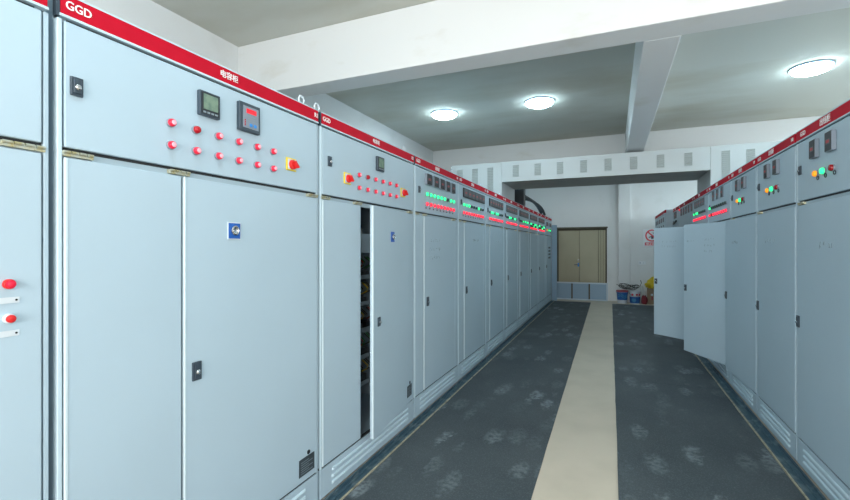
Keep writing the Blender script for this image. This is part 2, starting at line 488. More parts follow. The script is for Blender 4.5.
def lamp(parent, x, z, lens, r=0.0135, core=False):
    b = link('indicator_lamp', shared(('lb', r), lambda: MB().lathe([(r*1.10,0),(r*1.10,0.005),(r*0.98,0.008),(r*0.9,0.008)], axis='-y', n=16).mesh('indicator_lamp', 'grey_face', smooth=True)), parent, (x, -0.0005, z))
    def lm():
        m = MB().lathe([(r*0.98,0.006),(r*0.97,0.016),(r*0.80,0.021),(r*0.55,0.0235)], axis='-y', n=16)
        if core:
            m.mat(1).lathe([(r*0.66,0.0220),(r*0.56,0.0245),(r*0.2,0.0255)], axis='-y', n=16)
        return m.mesh('lens', [lens, 'lens_core'] if core else lens, smooth=True)
    link('lens', shared(('ll', r, lens, core), lm), b)
    return b

def lock(parent, x, z, w=0.034, h=0.056, y=0.0):
    o = link('lock_handle', shared(('lk', w, h), lambda: MB().box(-w/2, w/2, -0.008, -0.0003, -h/2, h/2).box(-w*0.32, w*0.32, -0.0115, -0.008, -h*0.38, h*0.38).mesh('lock_handle', 'slate_plastic', 0.0012, seg=1)), parent, (x, y, z))
    link('knob', shared(('kn', w), lambda: MB().lathe([(w*0.26,0.011),(w*0.26,0.015),(w*0.16,0.018)], (0,0,-h*0.05), '-y', 12).mesh('knob', 'chrome', smooth=True)), o)
    return o

def hinge(parent, x, z, w=0.075):
    def mk():
        m = MB().box(-w/2, w/2, -0.001, 0.012, -0.010, 0.005)
        for i in range(4):
            a = -w/2 + w*i/4
            m.lathe([(0.0045,a+0.002),(0.0045,a+w/4-0.002)], (0,-0.003,0.002), 'x', 8)
        m.lathe([(0.0035,0.002),(0.002,0.004)], (-w*0.25,0,-0.007), '-y', 8)
        m.lathe([(0.0035,0.002),(0.002,0.004)], (w*0.25,0,-0.007), '-y', 8)
        return m.mesh('hinge', 'zinc_yellow')
    return link('hinge', shared(('hg', w), mk), parent, (x, 0.0, z))

def eye(parent, x):
    def mk():
        m = MB().lathe([(0.016,0),(0.016,0.008),(0.008,0.012),(0.007,0.02)], n=12)
        m.tube([(0.021*math.cos(2*PI*i/18), 0, 0.036+0.021*math.sin(2*PI*i/18)) for i in range(18)], 0.0055, 8, True)
        return m.mesh('lifting_eye', 'tag_white', smooth=True)
    return link('lifting_eye', shared('eye', mk), parent, (x, 0.045, 2.1975))

def lcd_meter(parent, x0, x1, z0, z1):
    w, h = x1-x0, z1-z0
    b = MB().box(0, w, -0.018, -0.0003, 0, h).build('panel_meter', 'slate_plastic', parent, (x0, 0, z0), bevel=0.003)
    MB().box(w*0.07, w*0.93, -0.0195, -0.0175, h*0.07, h*0.93).build('face', 'black_plastic', b)
    MB().box(w*0.16, w*0.86, -0.0205, -0.0190, h*0.26, h*0.88).build('screen', 'lcd', b)
    for i in range(4):
        MB().box(w*(0.14+0.19*i), w*(0.27+0.19*i), -0.0215, -0.0190, h*0.10, h*0.17).build('button', 'plate_line', b)
    return b

def controller(parent, x0, x1, z0, z1):
    w, h = x1-x0, z1-z0
    b = MB().box(0, w, -0.020, -0.0003, 0, h).build('power_factor_controller', 'slate_plastic', parent, (x0, 0, z0), bevel=0.003)
    MB().box(w*0.15, w*0.90, -0.0215, -0.0195, h*0.12, h*0.88).build('face', 'grey_face', b)
    MB().box(w*0.30, w*0.78, -0.0230, -0.0210, h*0.64, h*0.80).build('display', 'led_red', b)
    for x in (0.45, 0.66):
        MB().box(w*x, w*(x+0.13), -0.0240, -0.0210, h*0.19, h*0.30).build('button', 'btn_blue', b, bevel=0.001, seg=1)
    for i in range(3):
        MB().box(w*0.24, w*0.82, -0.0222, -0.0213, h*(0.38+0.08*i), h*(0.40+0.08*i)).build('print_line', 'plate_line', b)
    for i in range(4):
        MB().lathe([(0.003,0.021),(0.003,0.0235)], (w*0.23,0,h*(0.2+0.06*i)), '-y', 6).build('led', 'lens_dull', b)
    return b

def rotary(parent, x0, x1, z0, z1):
    w, h = x1-x0, z1-z0
    b = MB().box(0, w, -0.006, -0.0003, 0, h).build('rotary_switch', 'yellow_plastic', parent, (x0, 0, z0), bevel=0.002)
    MB().box(w*0.13, w*0.92, -0.0075, -0.0055, h*0.10, h*0.90).build('scale_plate', 'tag_white', b)
    m = MB().lathe([(w*0.33,0.007),(w*0.32,0.018),(w*0.27,0.022)], (w*0.55,0,h*0.48), '-y', 18)
    m.rings([[(w*(0.55+dx)+ (0.006 if k else 0), -yy, h*(0.48+dz)) for dx, dz in ((-0.22,0.20),(-0.10,0.28),(0.26,-0.16),(0.14,-0.26))] for k, yy in enumerate((0.022, 0.036))])
    m.build('knob', 'red_plastic', b, smooth=False)
    return b

def small_meter(parent, x0, x1, z0, z1, lit='led_dim', deep=0.022):
    w, h = x1-x0, z1-z0
    b = MB().box(0, w, -deep, -0.0003, 0, h).build('digital_meter', 'grey_face', parent, (x0, 0, z0), bevel=0.002, seg=1)
    MB().box(w*0.03, w*0.97, -deep-0.0015, -deep+0.0005, h*0.03, h*0.97).build('face', 'black_plastic', b)
    MB().box(w*0.22, w*0.78, -deep-0.0025, -deep-0.001, h*0.36, h*0.62).build('display', 'device_grey', b)
    for k in range(3):
        MB().box(w*(0.28+0.16*k), w*(0.37+0.16*k), -deep-0.0035, -deep-0.002, h*0.42, h*0.57).build('digit', lit, b)
    return b

def meter_strip(parent, x0, x1, z0, z1, n):
    w, h = x1-x0, z1-z0
    b = MB().box(0, w, -0.012, -0.0003, 0, h).build('meter_strip', 'black_plastic', parent, (x0, 0, z0), bevel=0.002, seg=1)
    s = w/n
    for i in range(n):
        MB().box(s*i+s*0.10, s*i+s*0.90, -0.016, -0.0115, h*0.10, h*0.90).build('meter', 'device_grey', b)
        MB().box(s*i+s*0.30, s*i+s*0.70, -0.0175, -0.0155, h*0.42, h*0.58).build('display', 'led_dim', b)
    return b

def plate(parent, x0, x1, z0, z1, y=0.0):
    w, h = x1-x0, z1-z0
    b = MB().box(0, w, -0.003, -0.0003, 0, h).build('nameplate', 'nameplate', parent, (x0, y, z0))
    m = MB()
    for i in range(6):
        m.box(w*0.10, w*(0.62 if i % 2 else 0.88), -0.0036, -0.0028, h*(0.12+0.13*i), h*(0.155+0.13*i))
    m.build('print_line', 'plate_line', b)
    MB().lathe([(0.012,0.0003),(0.012,0.003),(0.006,0.004)], (w*0.62, 0, h*1.18), '-y', 12).build('keyhole_cap', 'black_plastic', b)
    return b

def scribble(parent, x, z, w, h, rows, y=0.0):
    m = MB()
    for r in range(rows):
        xx = x + random.uniform(0, w*0.2)
        zz = z - r*h*2.2
        while xx < x + w*random.uniform(0.8, 1.0):
            pts = [(xx + random.uniform(0, h*0.7), y-0.0006, zz + random.uniform(0, h)) for _ in range(random.choice((3, 4, 5)))]
            m.tube(pts, h*0.045, 4)
            xx += h*random.uniform(0.8, 1.5)
    m.build('handwriting', 'pencil', parent)

def door_panel(name, parent, x0, x1, z0, z1, hx, ang=0.0, t=0.022):
    """folded sheet door, hinged at local x = hx"""
    m = MB().box(x0-hx, x1-hx, 0, t, z0, z1)
    return m.build(name, 'paint', parent, (hx, 0, 0), (0, 0, ang), bevel=0.0035)

DEPTH = 0.80
def cabinet(side, ya, yb, label, group, texts, xf=None, top=2.197, ends='right', text_scale=1.0):
    """ya < yb along the room; returns (root, width, fx) where fx maps world Y to local x"""
    g = 0.010
    X = xf if xf is not None else (-1.5 if side == 'L' else 1.12)
    W = yb - ya - g
    if side == 'L':
        t = thing('switchgear_cabinet', label, 'cabinet', (X, ya+g/2, 0), R(90), group)
        fx = lambda Y: Y - ya - g/2
    else:
        t = thing('switchgear_cabinet', label, 'cabinet', (X, yb-g/2, 0), R(-90), group)
        fx = lambda Y: yb - g/2 - Y
    s = 0.003
    b = MB()
    b.box(0, s, 0.024, DEPTH, 0.0, top-0.004)
    b.box(W-s, W, 0.024, DEPTH, 0.0, top-0.004)
    b.box(s, W-s, DEPTH-s, DEPTH, 0.0, top-0.004)
    b.box(0, W, 0.003, DEPTH, top-0.004, top)
    b.box(s, W-s, 0.024, DEPTH-s, 0.17, 0.174)
    b.build('carcass', 'paint', t)
    f = MB()
    f.box(0.014, W-0.014, 0.012, 0.040, 1.702, 1.728)
    f.box(0.014, W-0.014, 0.016, 0.040, 2.100, 2.130)
    f.build('front_frame', 'frame_paint', t)
    if side == 'L':
        MB().box(0.0, 0.013, 0.001, 0.024, 0.19, 2.118).build('corner_post', 'paint_lit_and_trim', t, bevel=0.002, seg=1)  # post paler than the doors: light on its edge painted in
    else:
        MB().box(0.0, 0.013, 0.001, 0.024, 1.735, 2.118).build('corner_post', 'edge_lit', t, bevel=0.002, seg=1)  # upper post whitened: bright edge light painted into its colour
        MB().box(0.0, 0.013, 0.003, 0.024, 0.19, 1.734).build('corner_post', 'paint', t)
    MB().box(W-0.013, W, 0.003, 0.024, 0.19, 2.118).build('corner_post', 'paint', t, bevel=0.002, seg=1)
    k = MB().box(0.013, 0.030, 0.020, 0.0235, 0.19, 2.10).box(W-0.030, W-0.013, 0.020, 0.0235, 0.19, 2.10)
    k.box(0.03, W-0.03, 0.0135, 0.0155, 2.112, 2.1238).box(0.0, W, 0.012, 0.024, 0.1865, 0.199).box(0.014, W-0.014, 0.0125, 0.030, 1.728, 1.742)
    k.build('seam_shade', 'shade_black', t)  # added dark strips standing in for shade in the door gaps
    # red header strip
    hs = MB().box(0.007, W-0.007, -0.004, 0.018, 2.131, top-0.006).build('header_strip', 'red_strip', t)
    MB().box(0.004, W-0.004, -0.005, 0.018, 2.1235, 2.131).build('lower_trim', 'paint_lit_and_trim', hs)
    MB().box(0.004, W-0.004, -0.005, 0.002, top-0.006, top-0.001).build('upper_trim', 'paint_lit_and_trim', hs)
    for txt, x, al, sz, bold in texts:
        lettering(txt, sz, hs, x, -0.0048, 2.1635-sz*0.36, bold=0.0006, align=al, squeeze=0.9 if txt == 'GGD' else 1.0)
    MB().box(-0.004, 0.006, -0.001, 0.016, 2.122, top-0.002).build('joint_cover', 'slate_plastic', t)
    # upper door
    ud = door_panel('upper_door', t, 0.018, W-0.018, 1.738, 2.115, 0.010)
    # plinth with louvres
    pl = MB().box(0, W, 0.003, 0.023, 0.022, 0.186).build('plinth', 'paint', t, bevel=0.002, seg=1)
    n = 3
    for k in range(n):
        z = 0.062 + k*0.038
        m = MB()
        x0, x1 = 0.11, W-0.11
        pr = [(0.0, -0.0008), (-0.008, 0.002), (-0.011, 0.010), (-0.008, 0.016), (0.0, 0.018)]
        ring0 = [(x0 + (0.008 if p[0] < -0.001 else 0), 0.0032+p[0], z+p[1]) for p in pr]
        ring1 = [(x1 - (0.008 if p[0] < -0.001 else 0), 0.0032+p[0], z+p[1]) for p in pr]
        m.rings([ring0, ring1])
        m.build('louvre', 'paint_lit_and_trim', pl)  # ribs paler than the plinth: the light they catch is painted in
    if ends in ('both', 'left'): eye(t, 0.025)
    if side == 'L' and ends in ('both', 'right'): eye(t, W-0.09)
    return t, W, fx, ud

def lower_door(t, x0, x1, hinge_at='right', ang=0.0):
    hx = x1 if hinge_at == 'right' else x0
    d = door_panel('lower_door', t, x0, x1, 0.200, 1.708, hx, ang)
    if t.rotation_euler.z > 0: MB().box(x0-hx-0.001, x0-hx+0.009, -0.002, 0.010, 0.2005, 1.7075).build('lit_edge', 'edge_lit', d, bevel=0.002, seg=1)  # added pale strip standing in for light on the folded door edge
    return d, hx

def side_strip(t, x0, x1):
    m = MB().box(x0, x1, 0.002, 0.022, 0.198, 1.708)
    o = m.build('side_strip', 'paint', t, bevel=0.003)
    return o

HG = 'left row of switchgear cabinets'
# --- cabinet cut off by the left edge of the photograph
t, W, fx, ud = cabinet('L', -0.50, 0.752, 'pale switchgear cabinet cut off at the left edge, with two red push buttons', HG,
                       [('GGD', 0.03, 'LEFT', 0.040, 0), ('01', 1.230, 'RIGHT', 0.056, 0)])
d, hx = lower_door(t, 0.018, W-0.018, 'left')
lock(d, W-0.30-hx, 1.46, 0.05, 0.10)
for z, lens, zt in ((1.340, 'lens_red_b', 1.296), (1.247, 'red_plastic', 1.206)):
    x = fx(0.652)-hx
    o = MB().lathe([(0.0135,0),(0.0135,0.010),(0.012,0.012)], (0,0,0), '-y', 20).build('push_button', 'tag_white' if 'plastic' in lens else 'red_plastic', d, (x, -0.0003, z), smooth=True)
    MB().lathe([(0.0105,0.011),(0.0105,0.017),(0.008,0.0185)], (0,0,0), '-y', 20).build('cap', 'red_plastic' if 'plastic' in lens else 'lens_red', o, smooth=True)
    MB().box(-0.075, 0.024, -0.002, -0.0003, -0.008, 0.008).build('caption_tag', 'tag_white', d, (x, 0, zt))
    MB().lathe([(0.003,0.002),(0.003,0.003)], (0.017,0,0), '-y', 8).build('screw', 'black_plastic', d, (x, 0, zt))
hinge(t, W-0.06, 1.722, 0.10)

# --- first capacitor cabinet
t, W, fx, ud = cabinet('L', 0.762, 2.020, 'large bright capacitor cabinet with two square meters above twelve red lamps', HG,
                       [('GGD', 0.018, 'LEFT', 0.036, 0), ('电容柜', 0.578, 'LEFT', 0.032, 0), ('R1', 1.243, 'RIGHT', 0.034, 0.0006)])
lock(ud, fx(0.815)-0.010, 1.926)
lcd_meter(ud, fx(1.238)-0.01, fx(1.335)-0.01, 1.961, 2.058)
controller(ud, fx(1.436)-0.01, fx(1.556)-0.01, 1.950, 2.075)
for i, Y in enumerate((1.124, 1.230, 1.336, 1.442, 1.549, 1.653)):
    if i == 1: lamp(ud, fx(Y)-0.01, 1.897, 'lens_dull', 0.0145)
    else: lamp(ud, fx(Y)-0.01, 1.897, 'lens_red', 0.0145, True)
    lamp(ud, fx(Y)-0.01, 1.815, 'lens_red', 0.0145, True)
rotary(ud, fx(1.748)-0.01, fx(1.822)-0.01, 1.826, 1.890)
d, hx = lower_door(t, 0.018, fx(1.172), 'left')
d, hx = lower_door(t, fx(1.182), W-0.018, 'right')
o = MB().box(fx(1.386)-hx, fx(1.456)-hx, -0.004, -0.0003, 1.472, 1.546).build('switch_plate', 'tag_white', d, bevel=0.001, seg=1)
MB().box(fx(1.390)-hx, fx(1.452)-hx, -0.0055, -0.0035, 1.476, 1.542).build('plate_face', 'blue_plate', o)
MB().lathe([(0.021,0.005),(0.021,0.012),(0.016,0.016),(0.012,0.014),(0.011,0.008)], (fx(1.421)-hx,0,1.511), '-y', 20).build('key_switch', 'chrome', o, smooth=True)
lock(d, fx(1.235)-hx, 0.955, 0.040, 0.072)
plate(d, fx(1.850)-hx, fx(1.975)-hx, 0.235, 0.325)
for x in (0.055, fx(1.165), W-0.05): hinge(t, x, 1.722, 0.085)

# --- second capacitor cabinet (lower right door ajar)
t, W, fx, ud = cabinet('L', 2.030, 3.296, 'grey capacitor cabinet with one meter and two rotary switches, lower door ajar', HG,
                       [('GGD', 0.014, 'LEFT', 0.036, 0), ('电容柜', 0.575, 'LEFT', 0.032, 0), ('R2', 1.240, 'RIGHT', 0.034, 0.0006)], ends='both')
lock(ud, fx(2.117)-0.01, 1.934)
lcd_meter(ud, fx(2.655)-0.01, fx(2.752)-0.01, 1.968, 2.067)
for i, Y in enumerate((2.428, 2.534, 2.640, 2.746, 2.852, 2.955)):
    if i == 1: lamp(ud, fx(Y)-0.01, 1.902, 'lens_dull', 0.0145)
    else: lamp(ud, fx(Y)-0.01, 1.902, 'lens_red', 0.0145, True)
    lamp(ud, fx(Y)-0.01, 1.819, 'lens_red', 0.0145, True)
rotary(ud, fx(2.262)-0.01, fx(2.338)-0.01, 1.826, 1.896)
rotary(ud, fx(3.042)-0.01, fx(3.122)-0.01, 1.828, 1.897)
d, hx = lower_door(t, 0.018, fx(2.462), 'left')
d, hx = lower_door(t, fx(2.470), W-0.018, 'right', R(6.0))
o = MB().box(fx(2.780)-hx, fx(2.846)-hx, -0.004, -0.0003, 1.476, 1.549).build('switch_plate', 'blue_plate', d, bevel=0.001, seg=1)
MB().lathe([(0.021,0.004),(0.021,0.012),(0.016,0.016),(0.012,0.014),(0.011,0.008)], (fx(2.813)-hx,0,1.512), '-y', 20).build('key_switch', 'chrome', o, smooth=True)
lock(d, fx(2.56)-hx, 0.945, 0.036, 0.060)
plate(d, fx(3.130)-hx, fx(3.232)-hx, 0.250, 0.340)
for x in (0.045, fx(2.43), W-0.07): hinge(t, x, 1.722, 0.085)
# inside: mounting plate, contactors and wires
mp_ = MB().box(fx(2.25), fx(3.15), 0.40, 0.404, 0.30, 1.60).build('mounting_plate', 'device_light', t)
MB().box(fx(2.30), fx(2.85), 0.05, 0.30, 1.40, 1.53).build('cover_box', 'frame_paint', t)
for r in range(5):
    z = 0.42 + r*0.19
    for k in range(5):
        x = fx(2.30) + k*0.12 + 0.03*((r*7) % 3)
        o = MB().box(x, x+0.085, 0.22, 0.398, z, z+0.10).box(x+0.01, x+0.075, 0.19, 0.22, z+0.02, z+0.08).build('contactor', 'device_grey' if (r+k) % 3 else 'black_plastic', t)
        for q, wm in enumerate((('wire_dark', 'wire_green', 'wire_dark'), ('wire_yellow', 'wire_dark', 'wire_dark'), ('wire_dark', 'wire_red', 'wire_green'))[(r*2+k) % 3]):
            xx = x + 0.018 + q*0.024
            MB().tube([(xx,0.21,z+0.10),(xx+0.004,0.16,z+0.125),(xx+0.01,0.15,z+0.150),(xx+0.01,0.20,z+0.188)], 0.004, 6).build('wire', wm, o)
    MB().box(fx(2.28), fx(2.95), 0.14, 0.145, z+0.03, z+0.06).build('busbar_tag_rail', 'frame_paint', t)

# --- feeder cabinets with five separate meters, then meter strips
bounds = [3.306, 4.430, 5.530, 6.560, 7.610, 8.700, 9.790, 10.950, 12.22]
labels = ['left row feeder cabinet with five separate small meters above green and red lamps',
          'left row feeder cabinet directly beyond the five-meter cabinet, one long meter strip',
          'left row feeder cabinet second beyond the five-meter cabinet',
          'left row feeder cabinet third beyond the five-meter cabinet',
          'left row feeder cabinet fourth beyond the five-meter cabinet',
          'left row feeder cabinet fifth beyond the five-meter cabinet, double green lamps',
          'left row feeder cabinet last but one before the double door',
          'left row end cabinet with black vent slots, nearest the double door']
greens = ['111111011', '111000100', '011011000', '001100110', '000101011', '110001110', '110000111', '']
for i in range(8):
    ya, yb = bounds[i], bounds[i+1]
    t, W, fx, ud = cabinet('L', ya, yb, labels[i], HG,
        [('GGD', 0.02, 'LEFT', 0.040, 0.0007), ('出线柜', W/2 if False else 0.50, 'CENTER', 0.037, 0.0009), ('D%d' % (i+1), yb-ya-0.03, 'RIGHT', 0.034, 0.0006)])
    lock(ud, 0.085-0.01, 1.926)
    if i == 0:
        for (a, b_) in ((3.520,3.640),(3.690,3.802),(3.848,3.958),(4.008,4.112),(4.164,4.272)):
            small_meter(ud, fx(a)-0.01, fx(b_)-0.01, 1.985, 2.082)
    elif i < 7:
        k0, k1 = 0.135, min(W-0.09, 0.135+0.86)
        meter_strip(ud, k0, k1, 1.986, 2.088, 6)
    if i < 7:
        for k, c in enumerate(greens[i]):
            x = 0.235 + 0.0875*k if i == 0 else 0.15 + 0.098*k*(W/1.12)
            lamp(ud, x-0.01, 1.902, 'lens_green_lit' if c == '1' else 'lens_green_off', 0.0165)
            if i in (5, 6):
                lamp(ud, x-0.01, 1.860, 'lens_green_lit' if c == '0' and k > 3 else 'lens_green_off', 0.0165)
            lamp(ud, x-0.01, 1.816, 'lens_red_lit', 0.0175)
            if i < 3:
                link('caption_tag', shared('ctag', lambda: MB().box(-0.012, 0.012, -0.002, -0.0003, -0.006, 0.006).mesh('caption_tag', 'black_plastic')), ud, (x-0.01, 0, 1.782))
    else:
        small_meter(ud, 0.15, 0.42, 1.965, 2.055); small_meter(ud, 0.72, 1.02, 1.965, 2.055)
        lamp(ud, 0.25, 1.862, 'lens_orange', 0.03); lamp(ud, 0.62, 1.862, 'lens_green_lit', 0.024); lamp(ud, 0.88, 1.862, 'lens_green_lit', 0.024)
        for z in (1.905, 1.86, 1.815):
            MB().box(0.92, 1.10, -0.004, -0.0003, z-0.012, z+0.012).build('caption_tag', 'black_plastic', ud)
    side_strip(t, 0.018, 0.185)
    d, hx = lower_door(t, 0.195, W-0.105, 'right')
    side_strip(t, W-0.097, W-0.018)
    lock(d, 0.195+0.075-hx, 0.960, 0.045, 0.080)
    if i in (0, 1, 2):
        scribble(d, (0.195+0.10 if i == 0 else 0.5)-hx, 1.50 if i else 1.48, 0.30, 0.035, 3 if i == 0 else 1)
    if i == 7:
        for k in range(4):
            MB().box(0.62-hx, 0.98-hx, -0.004, -0.0003, 1.40-0.085*k, 1.445-0.085*k).build('vent_slot', 'black_plastic', d)
    for x in (0.05, 0.22, W-0.14): hinge(t, x, 1.722, 0.075)

# end panel closing the left row
o = MB().box(-1.50, -1.365, 12.235, 12.262, 0.0, 2.03).build('end_panel', 'barrier_blue', bevel=0.003)
tag(o, 'narrow upright blue steel panel closing the far end of the left row', 'panel')

# --- right row
RG = 'right row of switchgear cabinets'
def right_lamps(ud, fx, Ys, z):
    for Y, l in zip(Ys, ('lens_orange', 'lens_green_lit', 'lens_darkred')):
        lamp(ud, fx(Y)-0.01, z, l, 0.0185)
        o = MB().tube([(0.013*math.cos(2*PI*i/14), -0.003, 0.011*math.sin(2*PI*i/14)) for i in range(14)], 0.0022, 6, True).build('tag_ring', 'black_plastic', ud, (fx(Y)-0.01+0.014, 0, z-0.028))
def T(a, W): return [('GGD', 0.05, 'LEFT', 0.040, 0.0007), ('出线柜', W*0.44, 'CENTER', 0.040, 0.0010)] + ([(a, W-0.03, 'RIGHT', 0.034, 0.0006)] if a else [])
# nearest
t, W, fx, ud = cabinet('R', 2.60, 3.636, 'nearest right row cabinet with two meters, cut by the right frame edge', RG, [('GGD', 0.075, 'LEFT', 0.040, 0.0007), ('出线柜', 0.43, 'CENTER', 0.046, 0.0012)])
small_meter(ud, fx(3.367)-0.01, fx(3.285)-0.01, 1.970, 2.080); small_meter(ud, fx(3.154)-0.01, fx(3.070)-0.01, 1.970, 2.080)
lock(ud, fx(3.565)-0.01, 1.934); right_lamps(ud, fx, (3.313, 3.212, 3.101), 1.876)
d, hx = lower_door(t, 0.018, W-0.018, 'right'); lock(d, fx(3.597)-hx, 0.955, 0.040, 0.075)
scribble(d, fx(3.30)-hx, 1.43, 0.22, 0.045, 1)
for x in (0.07, W-0.1): hinge(t, x, 1.722, 0.10)
# second
t, W, fx, ud = cabinet('R', 3.640, 4.506, 'second right row cabinet from the camera, two meters and three lamps', RG, T('N1', 0.86))
small_meter(ud, fx(4.237)-0.01, fx(4.160)-0.01, 1.975, 2.082); small_meter(ud, fx(4.030)-0.01, fx(3.950)-0.01, 1.975, 2.082)
lock(ud, fx(4.43)-0.01, 1.934); right_lamps(ud, fx, (4.189, 4.088, 3.983), 1.879)
d, hx = lower_door(t, 0.018, W-0.018, 'right'); lock(d, fx(4.46)-hx, 0.955, 0.040, 0.075)
scribble(d, fx(4.30)-hx, 1.47, 0.25, 0.035, 1)
for x in (0.07,): hinge(t, x, 1.722, 0.09)
# third (door slightly ajar)
t, W, fx, ud = cabinet('R', 4.510, 5.392, 'third right row cabinet, its plain lower door slightly ajar', RG, T('N2', 0.88))
small_meter(ud, fx(5.115)-0.01, fx(5.030)-0.01, 1.978, 2.085); small_meter(ud, fx(4.900)-0.01, fx(4.815)-0.01, 1.978, 2.085)
lock(ud, fx(5.31)-0.01, 1.934); right_lamps(ud, fx, (5.081, 4.982, 4.892), 1.883)
d, hx = lower_door(t, 0.018, W-0.018, 'right', R(3.4)); lock(d, fx(5.34)-hx, 0.950, 0.040, 0.075)
scribble(d, fx(5.20)-hx, 1.47, 0.25, 0.035, 1)
hinge(t, 0.07, 1.722, 0.09)
# fourth: open door
t, W, fx, ud = cabinet('R', 5.396, 6.522, 'right row cabinet with three meters, the nearer of the two open doors', RG, T('N3', 1.12))
for a, b_ in ((6.250,6.150),(6.030,5.935),(5.800,5.700)): small_meter(ud, fx(a)-0.01, fx(b_)-0.01, 1.990, 2.105, deep=0.010)
lock(ud, fx(6.43)-0.01, 1.93)
for k in range(9):
    lamp(ud, fx(6.36-0.099*k)-0.01, 1.912, 'lens_green_lit' if k == 0 else 'lens_green_off', 0.0165)
    lamp(ud, fx(6.37-0.105*k)-0.01, 1.828, 'lens_dull' if k == 1 else 'lens_red_lit', 0.0175)
side_strip(t, 0.018, 0.335)
d, hx = lower_door(t, 0.345, W-0.025, 'right', R(26)); lock(d, 0.345+0.035-hx, 0.955, 0.040, 0.075)
scribble(d, 0.40-hx, 1.50, 0.12, 0.030, 1); scribble(d, 0.67-hx, 1.51, 0.18, 0.030, 3)
# fifth: open door
t, W, fx, ud = cabinet('R', 6.526, 7.636, 'right row cabinet whose lower door swings widest, the farther of the two open doors', RG, T('N4', 1.10))
for k in range(5): small_meter(ud, fx(7.50-0.155*k)-0.01, fx(7.39-0.155*k)-0.01, 1.996, 2.098, deep=0.010)
lock(ud, fx(7.54)-0.01, 1.93)
for k in range(9):
    lamp(ud, fx(7.50-0.098*k)-0.01, 1.914, 'lens_green_lit' if k in (0, 2, 3) else 'lens_green_off', 0.0165)
    lamp(ud, fx(7.51-0.105*k)-0.01, 1.830, 'lens_red_lit', 0.0175)
side_strip(t, 0.018, 0.295)
d, hx = lower_door(t, 0.305, W-0.025, 'right', R(48)); lock(d, 0.305+0.035-hx, 0.955, 0.040, 0.075)
scribble(d, 0.38-hx, 1.50, 0.30, 0.030, 2)
for z0 in (0.5, 0.9, 1.3):
    MB().box(0.35, 0.95, 0.35, 0.55, z0, z0+0.22).build('breaker', 'device_grey', t, bevel=0.01)
# sixth, seventh, end unit
t, W, fx, ud = cabinet('R', 7.640, 9.200, 'right row cabinet with a row of tall dark meters, behind the open doors', RG, T('N5', 1.55))
for k in range(5): small_meter(ud, fx(8.95-0.27*k)-0.01, fx(8.80-0.27*k)-0.01, 1.985, 2.105, deep=0.008)
lamp(ud, fx(9.02)-0.01, 2.10, 'lens_red_lit', 0.018)
lower_door(t, 0.018, W-0.018, 'right')
t, W, fx, ud = cabinet('R', 9.204, 10.056, 'narrow right row cabinet with one dark meter, last before the end unit', RG, T('', 0.85))
small_meter(ud, fx(9.84)-0.01, fx(9.50)-0.01, 1.985, 2.115, deep=0.008)
MB().tube([(fx(9.86),-0.01,1.93),(fx(9.70),-0.03,1.885),(fx(9.48),-0.01,1.93)], 0.018, 8).build('pull_handle', 'black_plastic', t, smooth=True)
lower_door(t, 0.018, W-0.018, 'right')
t, W, fx, ud = cabinet('R', 10.10, 12.40, 'wide end unit of the right row standing forward of its neighbours', RG, [('GGD', 0.1, 'LEFT', 0.040, 0.0007)], xf=0.99)
for k in range(5):
    small_meter(ud, 0.25+0.40*k, 0.42+0.40*k, 1.96, 2.06, deep=0.008)
    MB().box(0.25+0.40*k, 0.40+0.40*k, -0.004, -0.0003, 1.86, 1.90).build('caption_tag', 'black_plastic', ud)
lower_door(t, 0.018, W/2-0.004, 'left'); lower_door(t, W/2+0.004, W-0.018, 'right')

# ------------------------------------------------------------------ bus duct bridge over the aisle
bt = thing('bus_duct_bridge', 'pale louvred bus duct bridging the aisle between the two cabinet rows', 'duct', (0, 6.9, 0))
XL0, XL1, XR0, XR1 = -2.47, -1.612, 1.208, 2.10
B0, B1 = 2.470, 2.785
MB().box(XL1+0.002, XR0-0.002, 0.0, 0.004, B0, B1).build('front_panel', 'duct_paint', bt, bevel=0.0015, seg=1)
MB().box(XL1+0.002, XR0-0.002, 0.996, 1.0, B0, B1).build('back_panel', 'duct_paint', bt)
MB().box(XL1+0.002, XR0-0.002, 0.004, 0.996, B1-0.004, B1).build('top_panel', 'duct_paint', bt)
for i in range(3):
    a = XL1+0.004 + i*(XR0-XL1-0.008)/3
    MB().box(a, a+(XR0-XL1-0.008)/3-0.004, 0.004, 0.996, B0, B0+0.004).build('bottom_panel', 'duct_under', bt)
def leg_box(x0, x1):
    MB().box(x0, x1, 0.0, 1.0, 2.1985, B1).build('riser', 'duct_paint', bt, bevel=0.003)
leg_box(XL0, XL1); leg_box(XR0, XR1)
def louv(x, z0, z1, w=0.095):
    n = int((z1-z0)/0.026)
    m = MB()
    for k in range(n):
        z = z0 + 0.026*k
        m.rings([[(x-w/2,-0.0003,z),(x-w/2,-0.010,z),(x-w/2,-0.0003,z+0.017)], [(x+w/2,-0.0003,z),(x+w/2,-0.010,z),(x+w/2,-0.0003,z+0.017)]])
        m.box(x-w/2, x+w/2, -0.0012, -0.0003, z-0.008, z-0.001)
    m.build('louvre', 'slot', bt)
for x in (-1.39, -1.055, -0.724, -0.389, -0.056, 0.279, 0.617, 0.952): louv(x, 2.548, 2.755)
for x in (-2.309, -2.053, -1.797, 1.381, 1.651, 1.92): louv(x, 2.33, 2.735)

